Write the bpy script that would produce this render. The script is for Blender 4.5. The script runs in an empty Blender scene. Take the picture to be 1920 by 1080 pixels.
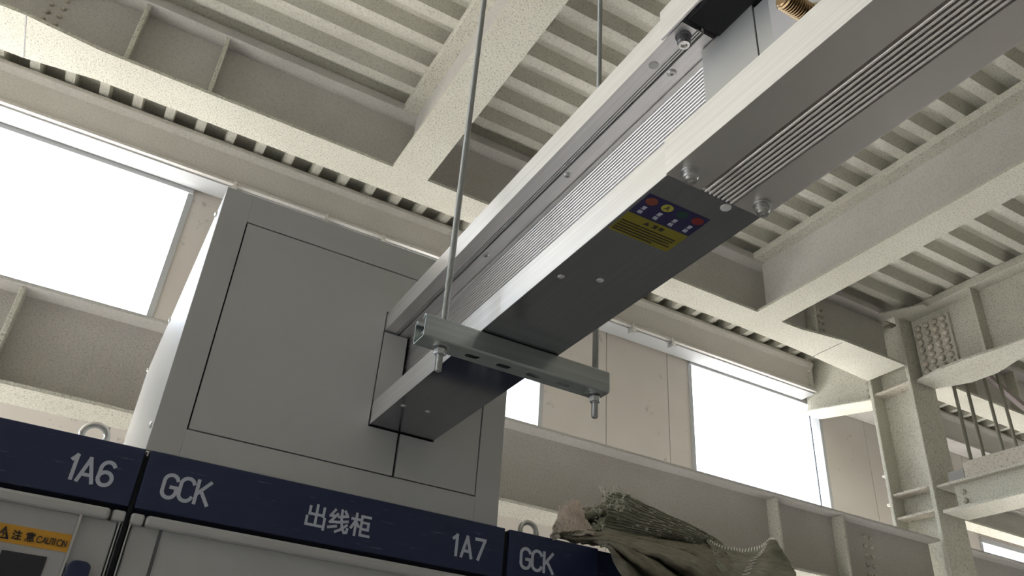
import bpy, bmesh, math, random
from mathutils import Vector, Matrix
random.seed(7)
scene = bpy.context.scene
col = scene.collection
PI = math.pi

# ------------------------------------------------------------------ camera
R = ((0.86805575, -0.49212816, 0.06549115),
     (0.30681362, 0.42805665, -0.85007818),
     (0.39031348, 0.75800883, 0.52256866))
cd = bpy.data.cameras.new('camera')
cam = bpy.data.objects.new('camera', cd)
col.objects.link(cam)
cd.sensor_width = 36.0
cd.lens = 36.0 * 1528.84 / 1920.0
cd.clip_start = 0.02
cam.matrix_world = Matrix(((R[0][0], -R[1][0], -R[2][0], 0.0),
                           (R[0][1], -R[1][1], -R[2][1], -1.684),
                           (R[0][2], -R[1][2], -R[2][2], 1.686),
                           (0, 0, 0, 1)))
scene.camera = cam

# ------------------------------------------------------------------ light
world = bpy.data.worlds.new('overcast_sky')
scene.world = world
world.use_nodes = True
bg = world.node_tree.nodes['Background']
wn = world.node_tree
tcw = wn.nodes.new('ShaderNodeTexCoord')
sep = wn.nodes.new('ShaderNodeSeparateXYZ')
wr = wn.nodes.new('ShaderNodeValToRGB')
mrw = wn.nodes.new('ShaderNodeMapRange')
mrw.inputs['From Min'].default_value = -1.0
wr.color_ramp.elements[0].position = 0.47
wr.color_ramp.elements[0].color = (0.11, 0.11, 0.105, 1)      # pale ground below the horizon
wr.color_ramp.elements[1].position = 0.51
wr.color_ramp.elements[1].color = (0.80, 0.89, 1.0, 1)       # white overcast above it
wn.links.new(tcw.outputs['Generated'], sep.inputs[0])
wn.links.new(sep.outputs['Z'], mrw.inputs['Value'])
wn.links.new(mrw.outputs['Result'], wr.inputs['Fac'])
wn.links.new(wr.outputs['Color'], bg.inputs['Color'])
bg.inputs['Strength'].default_value = 4.5
sd = bpy.data.lights.new('sun', 'SUN')
sd.energy = 42.0
sd.angle = math.radians(3)
so = bpy.data.objects.new('sun', sd)
col.objects.link(so)
so.rotation_euler = (math.radians(-30), 0, math.radians(8))   # from beyond the window wall, steeply down to the floor behind the cabinets

vs = scene.view_settings
scene.display_settings.display_device = 'sRGB'
vs.view_transform = 'Standard'
vs.look = 'None'
vs.gamma = 1.0
vs.use_curve_mapping = False
vs.exposure = -0.30

# ------------------------------------------------------------------ materials
def new_mat(name):
    m = bpy.data.materials.new(name)
    m.use_nodes = True
    nt = m.node_tree
    b = nt.nodes['Principled BSDF']
    return m, nt, b

def N(nt, t, **kw):
    n = nt.nodes.new(t)
    for k, v in kw.items():
        setattr(n, k, v)
    return n

def L(nt, a, b):
    nt.links.new(a, b)

def coord(nt, scale=(1, 1, 1)):
    tc = N(nt, 'ShaderNodeTexCoord')
    mp = N(nt, 'ShaderNodeMapping')
    mp.inputs['Scale'].default_value = scale
    L(nt, tc.outputs['Object'], mp.inputs['Vector'])
    return mp.outputs['Vector']

def noise(nt, vec, scale, detail=3, rough=0.55):
    n = N(nt, 'ShaderNodeTexNoise')
    n.inputs['Scale'].default_value = scale
    n.inputs['Detail'].default_value = detail
    n.inputs['Roughness'].default_value = rough
    L(nt, vec, n.inputs['Vector'])
    return n.outputs['Fac']

def ramp(nt, fac, stops):
    r = N(nt, 'ShaderNodeValToRGB')
    e = r.color_ramp.elements
    while len(e) < len(stops):
        e.new(0.5)
    for i, (p, c) in enumerate(stops):
        e[i].position = p
        e[i].color = (c[0], c[1], c[2], 1) if len(c) == 3 else c
    L(nt, fac, r.inputs['Fac'])
    return r.outputs['Color']

def bump(nt, b, h, strength=0.3, dist=0.01):
    n = N(nt, 'ShaderNodeBump')
    n.inputs['Strength'].default_value = strength
    n.inputs['Distance'].default_value = dist
    L(nt, h, n.inputs['Height'])
    L(nt, n.outputs['Normal'], b.inputs['Normal'])

def plain(name, c, rough=0.5, metal=0.0, var=0.0, vscale=4.0, spec=0.5):
    m, nt, b = new_mat(name)
    b.inputs['Roughness'].default_value = rough
    b.inputs['Metallic'].default_value = metal
    b.inputs['Specular IOR Level'].default_value = spec
    if var > 0:
        v = coord(nt)
        f = noise(nt, v, vscale, 4)
        L(nt, ramp(nt, f, [(0.3, [x * (1 - var) for x in c]), (0.7, [min(1, x * (1 + var)) for x in c])]), b.inputs['Base Color'])
    else:
        b.inputs['Base Color'].default_value = (*c, 1)
    return m

def sprayed(name, c, pit=0.55, scale=75.0, strength=0.55):
    """sprayed fire-proofing: grainy, pitted cream coat"""
    m, nt, b = new_mat(name)
    v = coord(nt)
    f1 = noise(nt, v, scale, 3, 0.6)
    f2 = noise(nt, v, 1.7, 3)
    c1 = ramp(nt, f1, [(0.30, [x * pit for x in c]), (0.46, c), (0.75, [min(1, x * 1.1) for x in c])])
    c2 = ramp(nt, f2, [(0.3, (0.90, 0.89, 0.88)), (0.7, (1, 1, 1))])
    mx = N(nt, 'ShaderNodeMix', data_type='RGBA', blend_type='MULTIPLY')
    mx.inputs['Factor'].default_value = 1.0
    L(nt, c1, mx.inputs[6]); L(nt, c2, mx.inputs[7])
    L(nt, mx.outputs[2], b.inputs['Base Color'])
    b.inputs['Roughness'].default_value = 0.95
    b.inputs['Specular IOR Level'].default_value = 0.1
    bump(nt, b, f1, strength, 0.012)
    return m

def brushed(name, c, rough=0.3, metal=0.95, axis='Y', fine=260.0, amt=0.06):
    m, nt, b = new_mat(name)
    sc = {'Y': (1, 0.012, 1), 'X': (0.012, 1, 1), 'Z': (1, 1, 0.012)}[axis]
    v = coord(nt, sc)
    f = noise(nt, v, fine, 3)
    f2 = noise(nt, coord(nt), 6.0, 4)
    L(nt, ramp(nt, f, [(0.3, [x * (1 - amt) for x in c]), (0.7, [min(1, x * (1 + amt)) for x in c])]), b.inputs['Base Color'])
    mr = N(nt, 'ShaderNodeMapRange')
    mr.inputs['To Min'].default_value = rough * 0.8
    mr.inputs['To Max'].default_value = rough * 1.25
    L(nt, f2, mr.inputs['Value'])
    L(nt, mr.outputs['Result'], b.inputs['Roughness'])
    b.inputs['Metallic'].default_value = metal
    bump(nt, b, f, 0.06, 0.001)
    return m

def navy_paint():
    m, nt, b = new_mat('navy_enamel')
    v = coord(nt, (1, 1, 6))
    f = noise(nt, v, 9.0, 6, 0.75)
    sc = coord(nt, (2.2, 1, 26))
    f3 = noise(nt, sc, 4.5, 5, 0.7)
    base = ramp(nt, f, [(0.3, (0.020, 0.028, 0.074)), (0.7, (0.025, 0.039, 0.098))])
    msk = ramp(nt, f3, [(0.62, (0, 0, 0)), (0.68, (0.8, 0.8, 0.8))])
    mx = N(nt, 'ShaderNodeMix', data_type='RGBA')
    L(nt, msk, mx.inputs['Factor'])
    L(nt, base, mx.inputs[6])
    mx.inputs[7].default_value = (0.17, 0.18, 0.26, 1)
    L(nt, mx.outputs[2], b.inputs['Base Color'])
    b.inputs['Roughness'].default_value = 0.42
    return m

def stained(name, c):
    m, nt, b = new_mat(name)
    v = coord(nt)
    f = noise(nt, v, 5.5, 5, 0.7)
    f2 = noise(nt, v, 1.2, 2)
    c1 = ramp(nt, f, [(0.29, [x * 0.62 for x in c]), (0.37, c), (1.0, c)])
    c2 = ramp(nt, f2, [(0.3, (0.93, 0.92, 0.91)), (0.7, (1, 1, 1))])
    mx = N(nt, 'ShaderNodeMix', data_type='RGBA', blend_type='MULTIPLY')
    mx.inputs['Factor'].default_value = 1.0
    L(nt, c1, mx.inputs[6]); L(nt, c2, mx.inputs[7])
    L(nt, mx.outputs[2], b.inputs['Base Color'])
    b.inputs['Roughness'].default_value = 0.75
    return m

def cloth_mat(name, c, wscale=0.0, axis='X', var=0.35, glow=0.15):
    m, nt, b = new_mat(name)
    v = coord(nt)
    f = noise(nt, v, 22.0, 5, 0.65)
    ca = ramp(nt, f, [(0.3, [x * (1 - var) for x in c]), (0.7, [min(1, x * (1 + var)) for x in c])])
    L(nt, ca, b.inputs['Base Color'])
    b.inputs['Roughness'].default_value = 0.85
    b.inputs['Specular IOR Level'].default_value = 0.25
    if wscale:
        w = N(nt, 'ShaderNodeTexWave', wave_type='BANDS', bands_direction=axis)
        w.inputs['Scale'].default_value = wscale
        w.inputs['Distortion'].default_value = 1.0
        L(nt, v, w.inputs['Vector'])
        bump(nt, b, w.outputs['Fac'], 0.7, 0.004)
    else:
        f2 = noise(nt, v, 160.0, 3)
        bump(nt, b, f2, 0.35, 0.003)
    tr = N(nt, 'ShaderNodeBsdfTranslucent')          # thin woven cloth lets some window light through
    L(nt, ca, tr.inputs['Color'])
    ms = N(nt, 'ShaderNodeMixShader')
    ms.inputs['Fac'].default_value = glow
    L(nt, b.outputs[0], ms.inputs[1]); L(nt, tr.outputs[0], ms.inputs[2])
    L(nt, ms.outputs[0], nt.nodes['Material Output'].inputs['Surface'])
    return m

def threaded(name, c, pitch, rough=0.35, metal=0.9):
    m, nt, b = new_mat(name)
    v = coord(nt)
    w = N(nt, 'ShaderNodeTexWave', wave_type='BANDS', bands_direction='Z')
    w.inputs['Scale'].default_value = 0.314 / pitch
    L(nt, v, w.inputs['Vector'])
    b.inputs['Base Color'].default_value = (*c, 1)
    b.inputs['Roughness'].default_value = rough
    b.inputs['Metallic'].default_value = metal
    bump(nt, b, w.outputs['Fac'], 0.5, 0.002)
    return m

M = dict(
    spray=sprayed('sprayed_fireproofing', (0.67, 0.655, 0.56), 0.50, 80.0, 0.7),
    sill=sprayed('brownish_fireproofing', (0.60, 0.565, 0.52), 0.74, 85.0, 0.5),
    smooth=sprayed('trowelled_fireproofing', (0.60, 0.58, 0.54), 0.86, 60.0, 0.25),
    spray_rough=sprayed('coarse_fireproofing', (0.66, 0.61, 0.52), 0.5, 48.0, 0.9),
    deck=sprayed('coated_metal_deck', (0.665, 0.65, 0.565), 0.72, 70.0, 0.3),
    panel=stained('cream_wall_panel', (0.66, 0.615, 0.56)),
    plaster=plain('grey_plaster', (0.35, 0.34, 0.32), 0.9, 0, 0.1, 2),
    concrete=plain('pale_concrete', (0.51, 0.49, 0.47), 0.8, 0, 0.08, 1.5),
    trim=plain('white_trim', (0.46, 0.47, 0.47), 0.7),
    cab=plain('light_grey_enamel', (0.55, 0.55, 0.54), 0.42, 0, 0.03, 3),
    cabside=plain('light_grey_side', (0.55, 0.54, 0.51), 0.35, 0, 0.03, 3),
    navy=navy_paint(),
    black=plain('black_gap', (0.006, 0.006, 0.008), 0.7),
    ink=plain('lettering_grey', (0.58, 0.61, 0.70), 0.6),
    steel=plain('zinc_steel', (0.62, 0.62, 0.61), 0.32, 0.92, 0.08, 30),
    chrome=plain('bright_steel', (0.72, 0.71, 0.69), 0.18, 1.0),
    darksteel=plain('dark_steel', (0.16, 0.16, 0.17), 0.3, 0.9),
    alu=brushed('brushed_aluminium', (0.88, 0.865, 0.86), 0.40, 0.9),
    fins=plain('finned_aluminium', (0.84, 0.82, 0.81), 0.33, 0.85),
    coverplate=brushed('smooth_cover_plate', (0.34, 0.345, 0.37), 0.16, 0.95),
    nearplate=plain('dull_cover_plate', (0.72, 0.69, 0.665), 0.36, 0.9, 0.03, 8),
    aluplate=plain('dull_aluminium_plate', (0.58, 0.58, 0.57), 0.45, 0.75, 0.03, 12),
    galv=brushed('galvanised_steel', (0.52, 0.56, 0.55), 0.34, 0.9, 'X', 160, 0.12),
    rod=threaded('threaded_zinc', (0.42, 0.43, 0.43), 0.0022),
    brass=plain('brass', (0.36, 0.25, 0.14), 0.28, 1.0),
    brassdull=plain('yellow_zinc', (0.48, 0.44, 0.25), 0.4, 0.7),
    orange=plain('orange_sticker', (0.72, 0.36, 0.035), 0.55),
    stickink=plain('sticker_ink', (0.035, 0.025, 0.02), 0.6),
    yellow=plain('yellow_sticker', (0.24, 0.205, 0.015), 0.5),
    blue=plain('blue_sticker', (0.018, 0.014, 0.075), 0.5),
    red=plain('red_dot', (0.22, 0.018, 0.015), 0.5),
    orangedot=plain('orange_dot', (0.24, 0.06, 0.03), 0.5),
    green=plain('green_dot', (0.01, 0.05, 0.035), 0.5),
    yellowdot=plain('yellow_dot', (0.46, 0.42, 0.06), 0.5),
    white=plain('white_plastic', (0.8, 0.8, 0.78), 0.5),
    glass=plain('dark_window_glass', (0.03, 0.03, 0.035), 0.08),
    doorplate=plain('pale_door_glass', (0.50, 0.485, 0.48), 0.25),
    drabbrace=plain('dull_brown_primer', (0.24, 0.20, 0.19), 0.7),
    drab=plain('drab_rod_paint', (0.20, 0.19, 0.15), 0.6),
    tarp=cloth_mat('olive_tarpaulin', (0.25, 0.23, 0.17)),
    net=cloth_mat('green_woven_net', (0.40, 0.395, 0.31), 90, 'Z', 0.3, glow=0.25),
    sack=cloth_mat('pale_sackcloth', (0.90, 0.83, 0.77), 0, 'X', 0.10, glow=0.65),
    fibre=plain('pale_fibre', (0.86, 0.84, 0.77), 0.6),
)

# ------------------------------------------------------------------ mesh builder
class MB:
    def __init__(self):
        self.bm = bmesh.new()
    def box(self, x0, x1, y0, y1, z0, z1):
        v = [self.bm.verts.new((x, y, z)) for x in (x0, x1) for y in (y0, y1) for z in (z0, z1)]
        for f in ((0, 1, 3, 2), (4, 6, 7, 5), (0, 4, 5, 1), (2, 3, 7, 6), (0, 2, 6, 4), (1, 5, 7, 3)):
            self.bm.faces.new([v[i] for i in f])
        return self
    def prism(self, pts, axis, a, b):
        """closed polygon of 2-D points extruded along axis; 2-D order: X->(y,z) Y->(x,z) Z->(x,y)"""
        def P(p, t):
            return {'X': (t, p[0], p[1]), 'Y': (p[0], t, p[1]), 'Z': (p[0], p[1], t)}[axis]
        A = [self.bm.verts.new(P(p, a)) for p in pts]
        B = [self.bm.verts.new(P(p, b)) for p in pts]
        n = len(pts)
        self.bm.faces.new(A)
        self.bm.faces.new(B[::-1])
        for i in range(n):
            j = (i + 1) % n
            self.bm.faces.new((A[i], B[i], B[j], A[j]))
        return self
    def lathe(self, base, axis, prof, n=24):
        """prof: (radius, distance along axis)"""
        ax = Vector(axis).normalized()
        u = ax.orthogonal().normalized()
        w = ax.cross(u)
        rings = []
        for r, d in prof:
            c = Vector(base) + ax * d
            if r < 1e-6:
                rings.append([self.bm.verts.new(c)])
            else:
                rings.append([self.bm.verts.new(c + u * r * math.cos(2 * PI * k / n) + w * r * math.sin(2 * PI * k / n)) for k in range(n)])
        for a, b in zip(rings, rings[1:]):
            for k in range(n):
                k2 = (k + 1) % n
                if len(a) == 1 and len(b) == 1:
                    continue
                if len(a) == 1:
                    self.bm.faces.new((a[0], b[k], b[k2]))
                elif len(b) == 1:
                    self.bm.faces.new((a[k], a[k2], b[0]))
                else:
                    self.bm.faces.new((a[k], a[k2], b[k2], b[k]))
        if len(rings[0]) > 1:
            self.bm.faces.new(rings[0][::-1])
        if len(rings[-1]) > 1:
            self.bm.faces.new(rings[-1])
        return self
    def tube(self, pts, r, n=8, closed=False):
        pts = [Vector(p) for p in pts]
        m = len(pts)
        rings = []
        prev = None
        for i, p in enumerate(pts):
            if closed:
                t = pts[(i + 1) % m] - pts[i - 1]
            else:
                t = pts[min(i + 1, m - 1)] - pts[max(i - 1, 0)]
            t.normalize()
            u = t.orthogonal().normalized() if prev is None else (prev - t * prev.dot(t)).normalized()
            prev = u
            w = t.cross(u)
            rings.append([self.bm.verts.new(p + u * r * math.cos(2 * PI * k / n) + w * r * math.sin(2 * PI * k / n)) for k in range(n)])
        for i in range(m if closed else m - 1):
            a, b = rings[i], rings[(i + 1) % m]
            for k in range(n):
                k2 = (k + 1) % n
                self.bm.faces.new((a[k], a[k2], b[k2], b[k]))
        if not closed:
            self.bm.faces.new(rings[0][::-1]); self.bm.faces.new(rings[-1])
        return self
    def sheet(self, grid):
        V = [[self.bm.verts.new(p) for p in row] for row in grid]
        for i in range(len(V) - 1):
            for j in range(len(V[0]) - 1):
                self.bm.faces.new((V[i][j], V[i][j + 1], V[i + 1][j + 1], V[i + 1][j]))
        return self
    def stroke(self, fr, pts, w, t=0.0008):
        self.lift = getattr(self, 'lift', 0.0)
        """flat ribbon along a polyline in the plane frame fr = (origin, u, v, n)"""
        o, u, v, n = fr
        for (a, b), (c, d) in zip(pts, pts[1:]):
            self.lift = (self.lift + 0.000013) % 0.0003
            tt = t + self.lift
            dx, dy = c - a, d - b
            ln = math.hypot(dx, dy) or 1e-9
            dx, dy = dx / ln, dy / ln
            h = w / 2
            q = []
            for (px, py, s) in ((a, b, -1), (c, d, 1)):
                for sd_ in (-1, 1):
                    q.append((px + dx * h * 0.8 * s - dy * h * sd_, py + dy * h * 0.8 * s + dx * h * sd_))
            q = [q[0], q[1], q[3], q[2]]
            A = [self.bm.verts.new(o + u * x + v * y) for x, y in q]
            B = [self.bm.verts.new(o + u * x + v * y + n * tt) for x, y in q]
            self.bm.faces.new(A); self.bm.faces.new(B[::-1])
            for i in range(4):
                j = (i + 1) % 4
                self.bm.faces.new((A[i], B[i], B[j], A[j]))
        return self
    def poly(self, fr, pts, t=0.0008):
        o, u, v, n = fr
        A = [self.bm.verts.new(o + u * x + v * y) for x, y in pts]
        B = [self.bm.verts.new(o + u * x + v * y + n * t) for x, y in pts]
        self.bm.faces.new(A); self.bm.faces.new(B[::-1])
        k = len(pts)
        for i in range(k):
            j = (i + 1) % k
            self.bm.faces.new((A[i], B[i], B[j], A[j]))
        return self
    def build(self, name, mat, parent=None, bevel=0.0, smooth=False, seg=2, **tags):
        bm = self.bm
        bmesh.ops.recalc_face_normals(bm, faces=bm.faces)
        me = bpy.data.meshes.new(name)
        if smooth:
            for f in bm.faces:
                f.smooth = True
        bm.to_mesh(me)
        bm.free()
        me.materials.append(mat)
        o = bpy.data.objects.new(name, me)
        col.objects.link(o)
        if parent is not None:
            o.parent = parent
            o.matrix_parent_inverse = Matrix.Translation(-world_loc(parent))
        if bevel > 0:
            md = o.modifiers.new('bevel', 'BEVEL')
            md.width = bevel
            md.segments = seg
            md.limit_method = 'ANGLE'
            md.angle_limit = math.radians(40)
        for k, v in tags.items():
            o[k] = v
        return o

def world_loc(o):
    p = o.location.copy()
    while o.parent is not None:
        # children are built in world coordinates (their own location is zero)
        p = Vector((0, 0, 0)) if o.type == 'MESH' else p
        break
    return p

def thing(name, label, cat, loc=(0, 0, 0), group=None):
    o = bpy.data.objects.new(name, None)
    o.empty_display_size = 0.1
    col.objects.link(o)
    o.location = loc
    o['label'] = label
    o['category'] = cat
    if group:
        o['group'] = group
    return o

def tag(o, label, cat, group=None):
    o['label'] = label
    o['category'] = cat
    if group:
        o['group'] = group
    return o

def structure(o):
    o['kind'] = 'structure'
    return o

def dup_tree(root, delta, label=None, group=None):
    r = root.copy()
    col.objects.link(r)
    r.location = Vector(root.location) + Vector(delta)
    if label:
        r['label'] = label
    if group:
        r['group'] = group
    for ch in list(root.children):
        c = ch.copy(); col.objects.link(c); c.parent = r
        for g in list(ch.children):
            d = g.copy(); col.objects.link(d); d.parent = c
    return r

# ================================================================== THE SETTING
XA, XB, YA, YW = -9.0, 15.0, -8.0, 4.45
DECK = 6.25

structure(MB().box(XA - 6, XB + 6, YA - 4, 12, -0.2, 0).build('floor', M['concrete']))

# ceiling: trapezoid-ribbed steel deck; ribs run along X inside, along Y over the edge strip
def deck_profile(a0, a1, z, pitch=0.257, bot=0.085, slope=0.030, h=0.12, off=0.0):
    p = []
    a = a0 + off
    while a < a1:
        p += [(a, z), (a + bot, z), (a + bot + slope, z + h), (a + pitch - slope, z + h)]
        a += pitch
    return p
mb = MB()
prof = deck_profile(YA, 3.16, DECK, off=0.012)
mb.prism([(prof[0][0], DECK + 0.2)] + prof + [(prof[-1][0], DECK + 0.2)], 'X', XA, XB)
OVER = DECK - 0.062
prof = deck_profile(XA, XB, OVER, pitch=0.2505, bot=0.070, slope=0.010, h=0.11, off=0.185)
mb.prism([(prof[0][0], DECK + 0.2)] + prof + [(prof[-1][0], DECK + 0.2)], 'Y', 3.22, 4.9)
structure(mb.build('ceiling', M['deck']))

# back wall: upright panels with 8 mm seams in front of a backing sheet, window openings left out
openings = [(-8.0, 0.085, 3.7, 5.765), (2.0, 3.545, 3.7, 5.765), (5.396, 7.33, 3.7, 5.78), (9.93, 13.6, 3.7, 4.70),
            (-8.6, -2.6, 0.3, 2.9), (6.2, 13.5, 0.3, 2.9)]  # low ones are unseen, added to let daylight onto the floor
seams = [XA, -8.0, -7.2, -6.4, -5.6, -4.8, -4.0, -3.2, -2.6, -1.7, -0.8, 0.085, 0.84, 1.4, 2.0, 2.7, 3.545, 4.301, 5.085, 5.396, 6.2, 7.33, 8.1, 9.0, 9.93, 10.5, 11, 11.8, 12.6, 13.5, 13.6, 14.4, XB]
mb = MB()
for a, b in zip(seams, seams[1:]):
    mid = (a + b) / 2
    cuts = sorted([(z0, z1) for (x0, x1, z0, z1) in openings if x0 <= mid <= x1])
    z = 0.0
    for z0, z1 in cuts + [(6.42, 6.42)]:
        if z0 - z > 0.01:
            mb.box(a + 0.004, b - 0.004, YW, YW + 0.05, z, z0)
            mb.box(a, b, YW + 0.04, YW + 0.07, z, z0)
        z = z1
structure(mb.build('wall_back', M['panel']))

# window trims
def window(n, x0, x1, z0, z1, extra=None):
    mb = MB()
    mb.box(x0 - 0.02, x1 + 0.02, YW - 0.03, YW + 0.10, z1 - 0.045, z1 + 0.02)
    mb.box(x0 - 0.02, x1 + 0.02, YW - 0.01, YW + 0.10, z0 - 0.02, z0 + 0.03)
    mb.box(x0 - 0.03, x0 + 0.015, YW - 0.01, YW + 0.10, z0 + 0.03, z1 - 0.045)
    mb.box(x1 - 0.015, x1 + 0.03, YW - 0.01, YW + 0.10, z0 + 0.03, z1 - 0.045)
    o = structure(mb.build('window_%d' % n, M['trim']))
    if extra:
        MB().box(extra - 0.007, extra + 0.007, YW + 0.03, YW + 0.04, z0, z1).build('glazing_bar', M['darksteel'], o)
    return o
window(1, -8.0, 0.085, 3.7, 5.765)
window(2, 2.0, 3.545, 3.7, 5.765)
window(3, 5.396, 7.33, 3.7, 5.78, 7.215)
window(4, 9.93, 13.6, 3.7, 4.70)

# the other three sides of the hall: solid walls, unseen openings added and sized for the light inside
def side_wall(name, axis, at, a0, a1, opens):
    mb = MB()
    cuts = sorted(set([a0, a1] + [o[0] for o in opens] + [o[1] for o in opens]))
    for a, b in zip(cuts, cuts[1:]):
        mid = (a + b) / 2
        z = 0.0
        for z0, z1 in sorted([(o[2], o[3]) for o in opens if o[0] <= mid <= o[1]]) + [(6.42, 6.42)]:
            if z0 - z > 0.01:
                if axis == 'X':
                    mb.box(at - 0.1, at + 0.1, a, b, z, z0)
                else:
                    mb.box(a, b, at - 0.1, at + 0.1, z, z0)
            z = z1
    return structure(mb.build(name, M['plaster']))
side_wall('wall_left', 'X', XA, YA, YW, [(-2.5, 3.4, 0.2, 5.0)])
side_wall('wall_right', 'X', XB, YA, YW, [(0.5, 3.2, 0.2, 3.2)])
side_wall('wall_front', 'Y', YA, XA, XB, [])

# ================================================================== STEEL FRAME
S = M['spray']
def stiff(parent, x, y0, y1, z0, z1, mat=S, t=0.03):
    MB().box(x - t / 2, x + t / 2, y0, y1, z0, z1).build('stiffener', mat, parent, 0.006)

def bolt_cluster(parent, origin, du, dv, n, nu, nv, r=0.022, h=0.03, mat=S, name='bolt'):
    for i in range(nu):
        for j in range(nv):
            p = Vector(origin) + Vector(du) * i + Vector(dv) * j
            MB().lathe(p, n, [(r, 0), (r, h * 0.6), (r * 0.55, h), (0, h * 1.05)], 10).build(name, mat, parent, smooth=True)

def x_beam(name, label, x0, x1, yf, yb, zb, zt, flange_poly=None, stiffs=(), tf=0.025, web_t=0.04, cat='beam', tt=0.025, web_mat=None):
    """H-beam along X: yf/yb = front and back flange edges"""
    t = thing(name, label, cat, ((x0 + x1) / 2, (yf + yb) / 2, zb))
    yc = (yf + yb) / 2
    MB().box(x0, x1, yc - web_t / 2, yc + web_t / 2, zb + tf, zt - tt).build('web', web_mat or M['smooth'], t)
    poly = flange_poly or [(x0, yf), (x1, yf), (x1, yb), (x0, yb)]
    MB().prism(poly, 'Z', zb, zb + tf).build('bottom_flange', S, t)
    MB().box(x0, x1, yf, yb, zt - tt, zt).build('top_flange', M['smooth'], t, 0.006)
    for s in stiffs:
        stiff(t, s, yf + 0.015, yc - web_t / 2, zb + tf, zt - tt)
    return t

# upper wall beam with dog-bone flanges at the columns
poly = [(-2.1, 2.945), (-1.17, 2.945), (-0.72, 3.0), (5.55, 3.03), (6.03, 2.955), (6.93, 2.955),
        (6.93, 3.42), (6.05, 3.36), (5.45, 3.33), (-0.72, 3.30), (-1.17, 3.36), (-2.1, 3.36)]
ub = x_beam('wall_beam', 'long cream-coated steel beam under the ceiling, above the windows, with speckled wide bottom flange', -2.1, 6.93, 3.0, 3.30, 5.6, DECK, poly, (-0.58, -0.03, 5.78), tt=0.08)
MB().box(6.058, 6.063, 2.99, 3.36, 5.597, 5.603).build('joint_seam', M['darksteel'], ub)
MB().box(-1.172, -1.167, 2.95, 3.355, 5.597, 5.603).build('joint_seam', M['darksteel'], ub)
bolt_cluster(ub, (5.93, 3.13, 5.70), (0.07, 0, 0), (0, 0, 0.075), (0, -1, 0), 2, 5, 0.016, 0.02, M['spray_rough'])
bolt_cluster(ub, (-1.05, 3.13, 5.70), (-0.07, 0, 0), (0, 0, 0.075), (0, -1, 0), 2, 5, 0.016, 0.02, M['spray_rough'])

# edge beam beyond the wall beam (its slots above are the deck ribs resting on it)
eb = thing('edge_beam', 'grey rounded channel beam carrying the window heads, below the row of dark deck slots', 'beam', (2.2, 3.95, 5.6))
EY = 4.19
prof = [(EY + 0.25, OVER), (EY + 0.05, OVER)] + [(EY + 0.05 - 0.07 * math.sin(PI / 2 * k / 5), OVER - 0.07 + 0.07 * math.cos(PI / 2 * k / 5)) for k in range(6)] + [(EY + 0.01, OVER - 0.12), (EY + 0.01, 5.83), (EY - 0.02, 5.80), (EY - 0.02, 5.775), (EY + 0.25, 5.775)]
MB().prism(prof, 'X', -6.0, 7.03).build('channel', M['smooth'], eb, 0.004)
MB().box(-6.0, 7.03, EY + 0.02, EY + 0.22, 5.760, 5.775).build('window_head_strip', M['trim'], eb)
for cx in (0.38, 1.17, 1.70, 2.3, 4.43, 4.94):
    m_ = MB(); m_.box(cx - 0.012, cx + 0.012, EY - 0.03, EY + 0.05, 5.715, 5.80); m_.box(cx - 0.022, cx + 0.022, EY - 0.045, EY - 0.03, 5.70, 5.74)
    m_.build('panel_clip', M['steel'], eb)
bolt_cluster(eb, (6.96, EY + 0.01, 5.86), (0.05, 0, 0), (0, 0, 0.08), (0, -1, 0), 1, 5, 0.018, 0.025)

# next bay's pieces of the same two beams, right of the column
nb = x_beam('wall_beam', 'cream wall beam of the next bay, seen past the column behind thin rods', 7.34, 14.0, 3.0, 3.30, 5.6, DECK, None, (8.2, 9.0, 9.8), tt=0.08)
eb2 = thing('edge_beam', 'dim channel beam right of the column, seen between the thin hanging rods', 'beam', (10.5, 3.95, 5.6))
MB().prism(prof, 'X', 7.5, 14.5).build('channel', M['smooth'], eb2, 0.004)

# lower wall beam
lb = x_beam('sill_beam', 'deep grainy beam below the windows running behind the cabinets', -2.1, 6.98, 3.0, 3.30, 3.29, 3.88, None, (-1.14, -0.58, 4.99, 5.74), 0.02, web_mat=M['sill'])
bolt_cluster(lb, (6.10, 3.13, 3.36), (0.08, 0, 0), (0, 0, 0.08), (0, -1, 0), 2, 6, 0.018, 0.025)
lb2 = x_beam('sill_beam', 'low beam of the next bay at the right edge under the thin bright window strip', 7.36, 14.0, 3.0, 3.30, 3.29, 3.88, None, ())
gb = x_beam('window_girt', 'grey girt right of the column above the thin bright window strip', 7.6, 14.0, 3.75, 3.95, 4.52, 4.86, None, ())

# cross beams along Y
def y_beam(name, label, x0, x1, y0, y1, zb, zt, tf=0.025, web_t=0.05, cat='beam', topx=None):
    t = thing(name, label, cat, ((x0 + x1) / 2, (y0 + y1) / 2, zb))
    xc = (x0 + x1) / 2
    MB().box(xc - web_t / 2, xc + web_t / 2, y0, y1, zb + tf, zt - 0.07).build('web', M['smooth'], t)
    MB().box(x0, x1, y0, y1, zb, zb + tf).build('bottom_flange', S, t)
    tx = topx or (x0, x1)
    MB().box(tx[0], tx[1], y0, y1, zt - 0.07, zt).build('top_flange', S, t, 0.006)
    return t
y_beam('cross_beam', 'cream cross beam left of the busway, running from the wall beam up toward the top of the photo', 1.335, 1.62, -7.9, 3.0099, 5.6, DECK)
y_beam('cross_beam', 'broad cream cross beam right of the busway, joining the wall beam', 5.0, 5.305, -7.9, 3.0274, 5.6, DECK)

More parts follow.
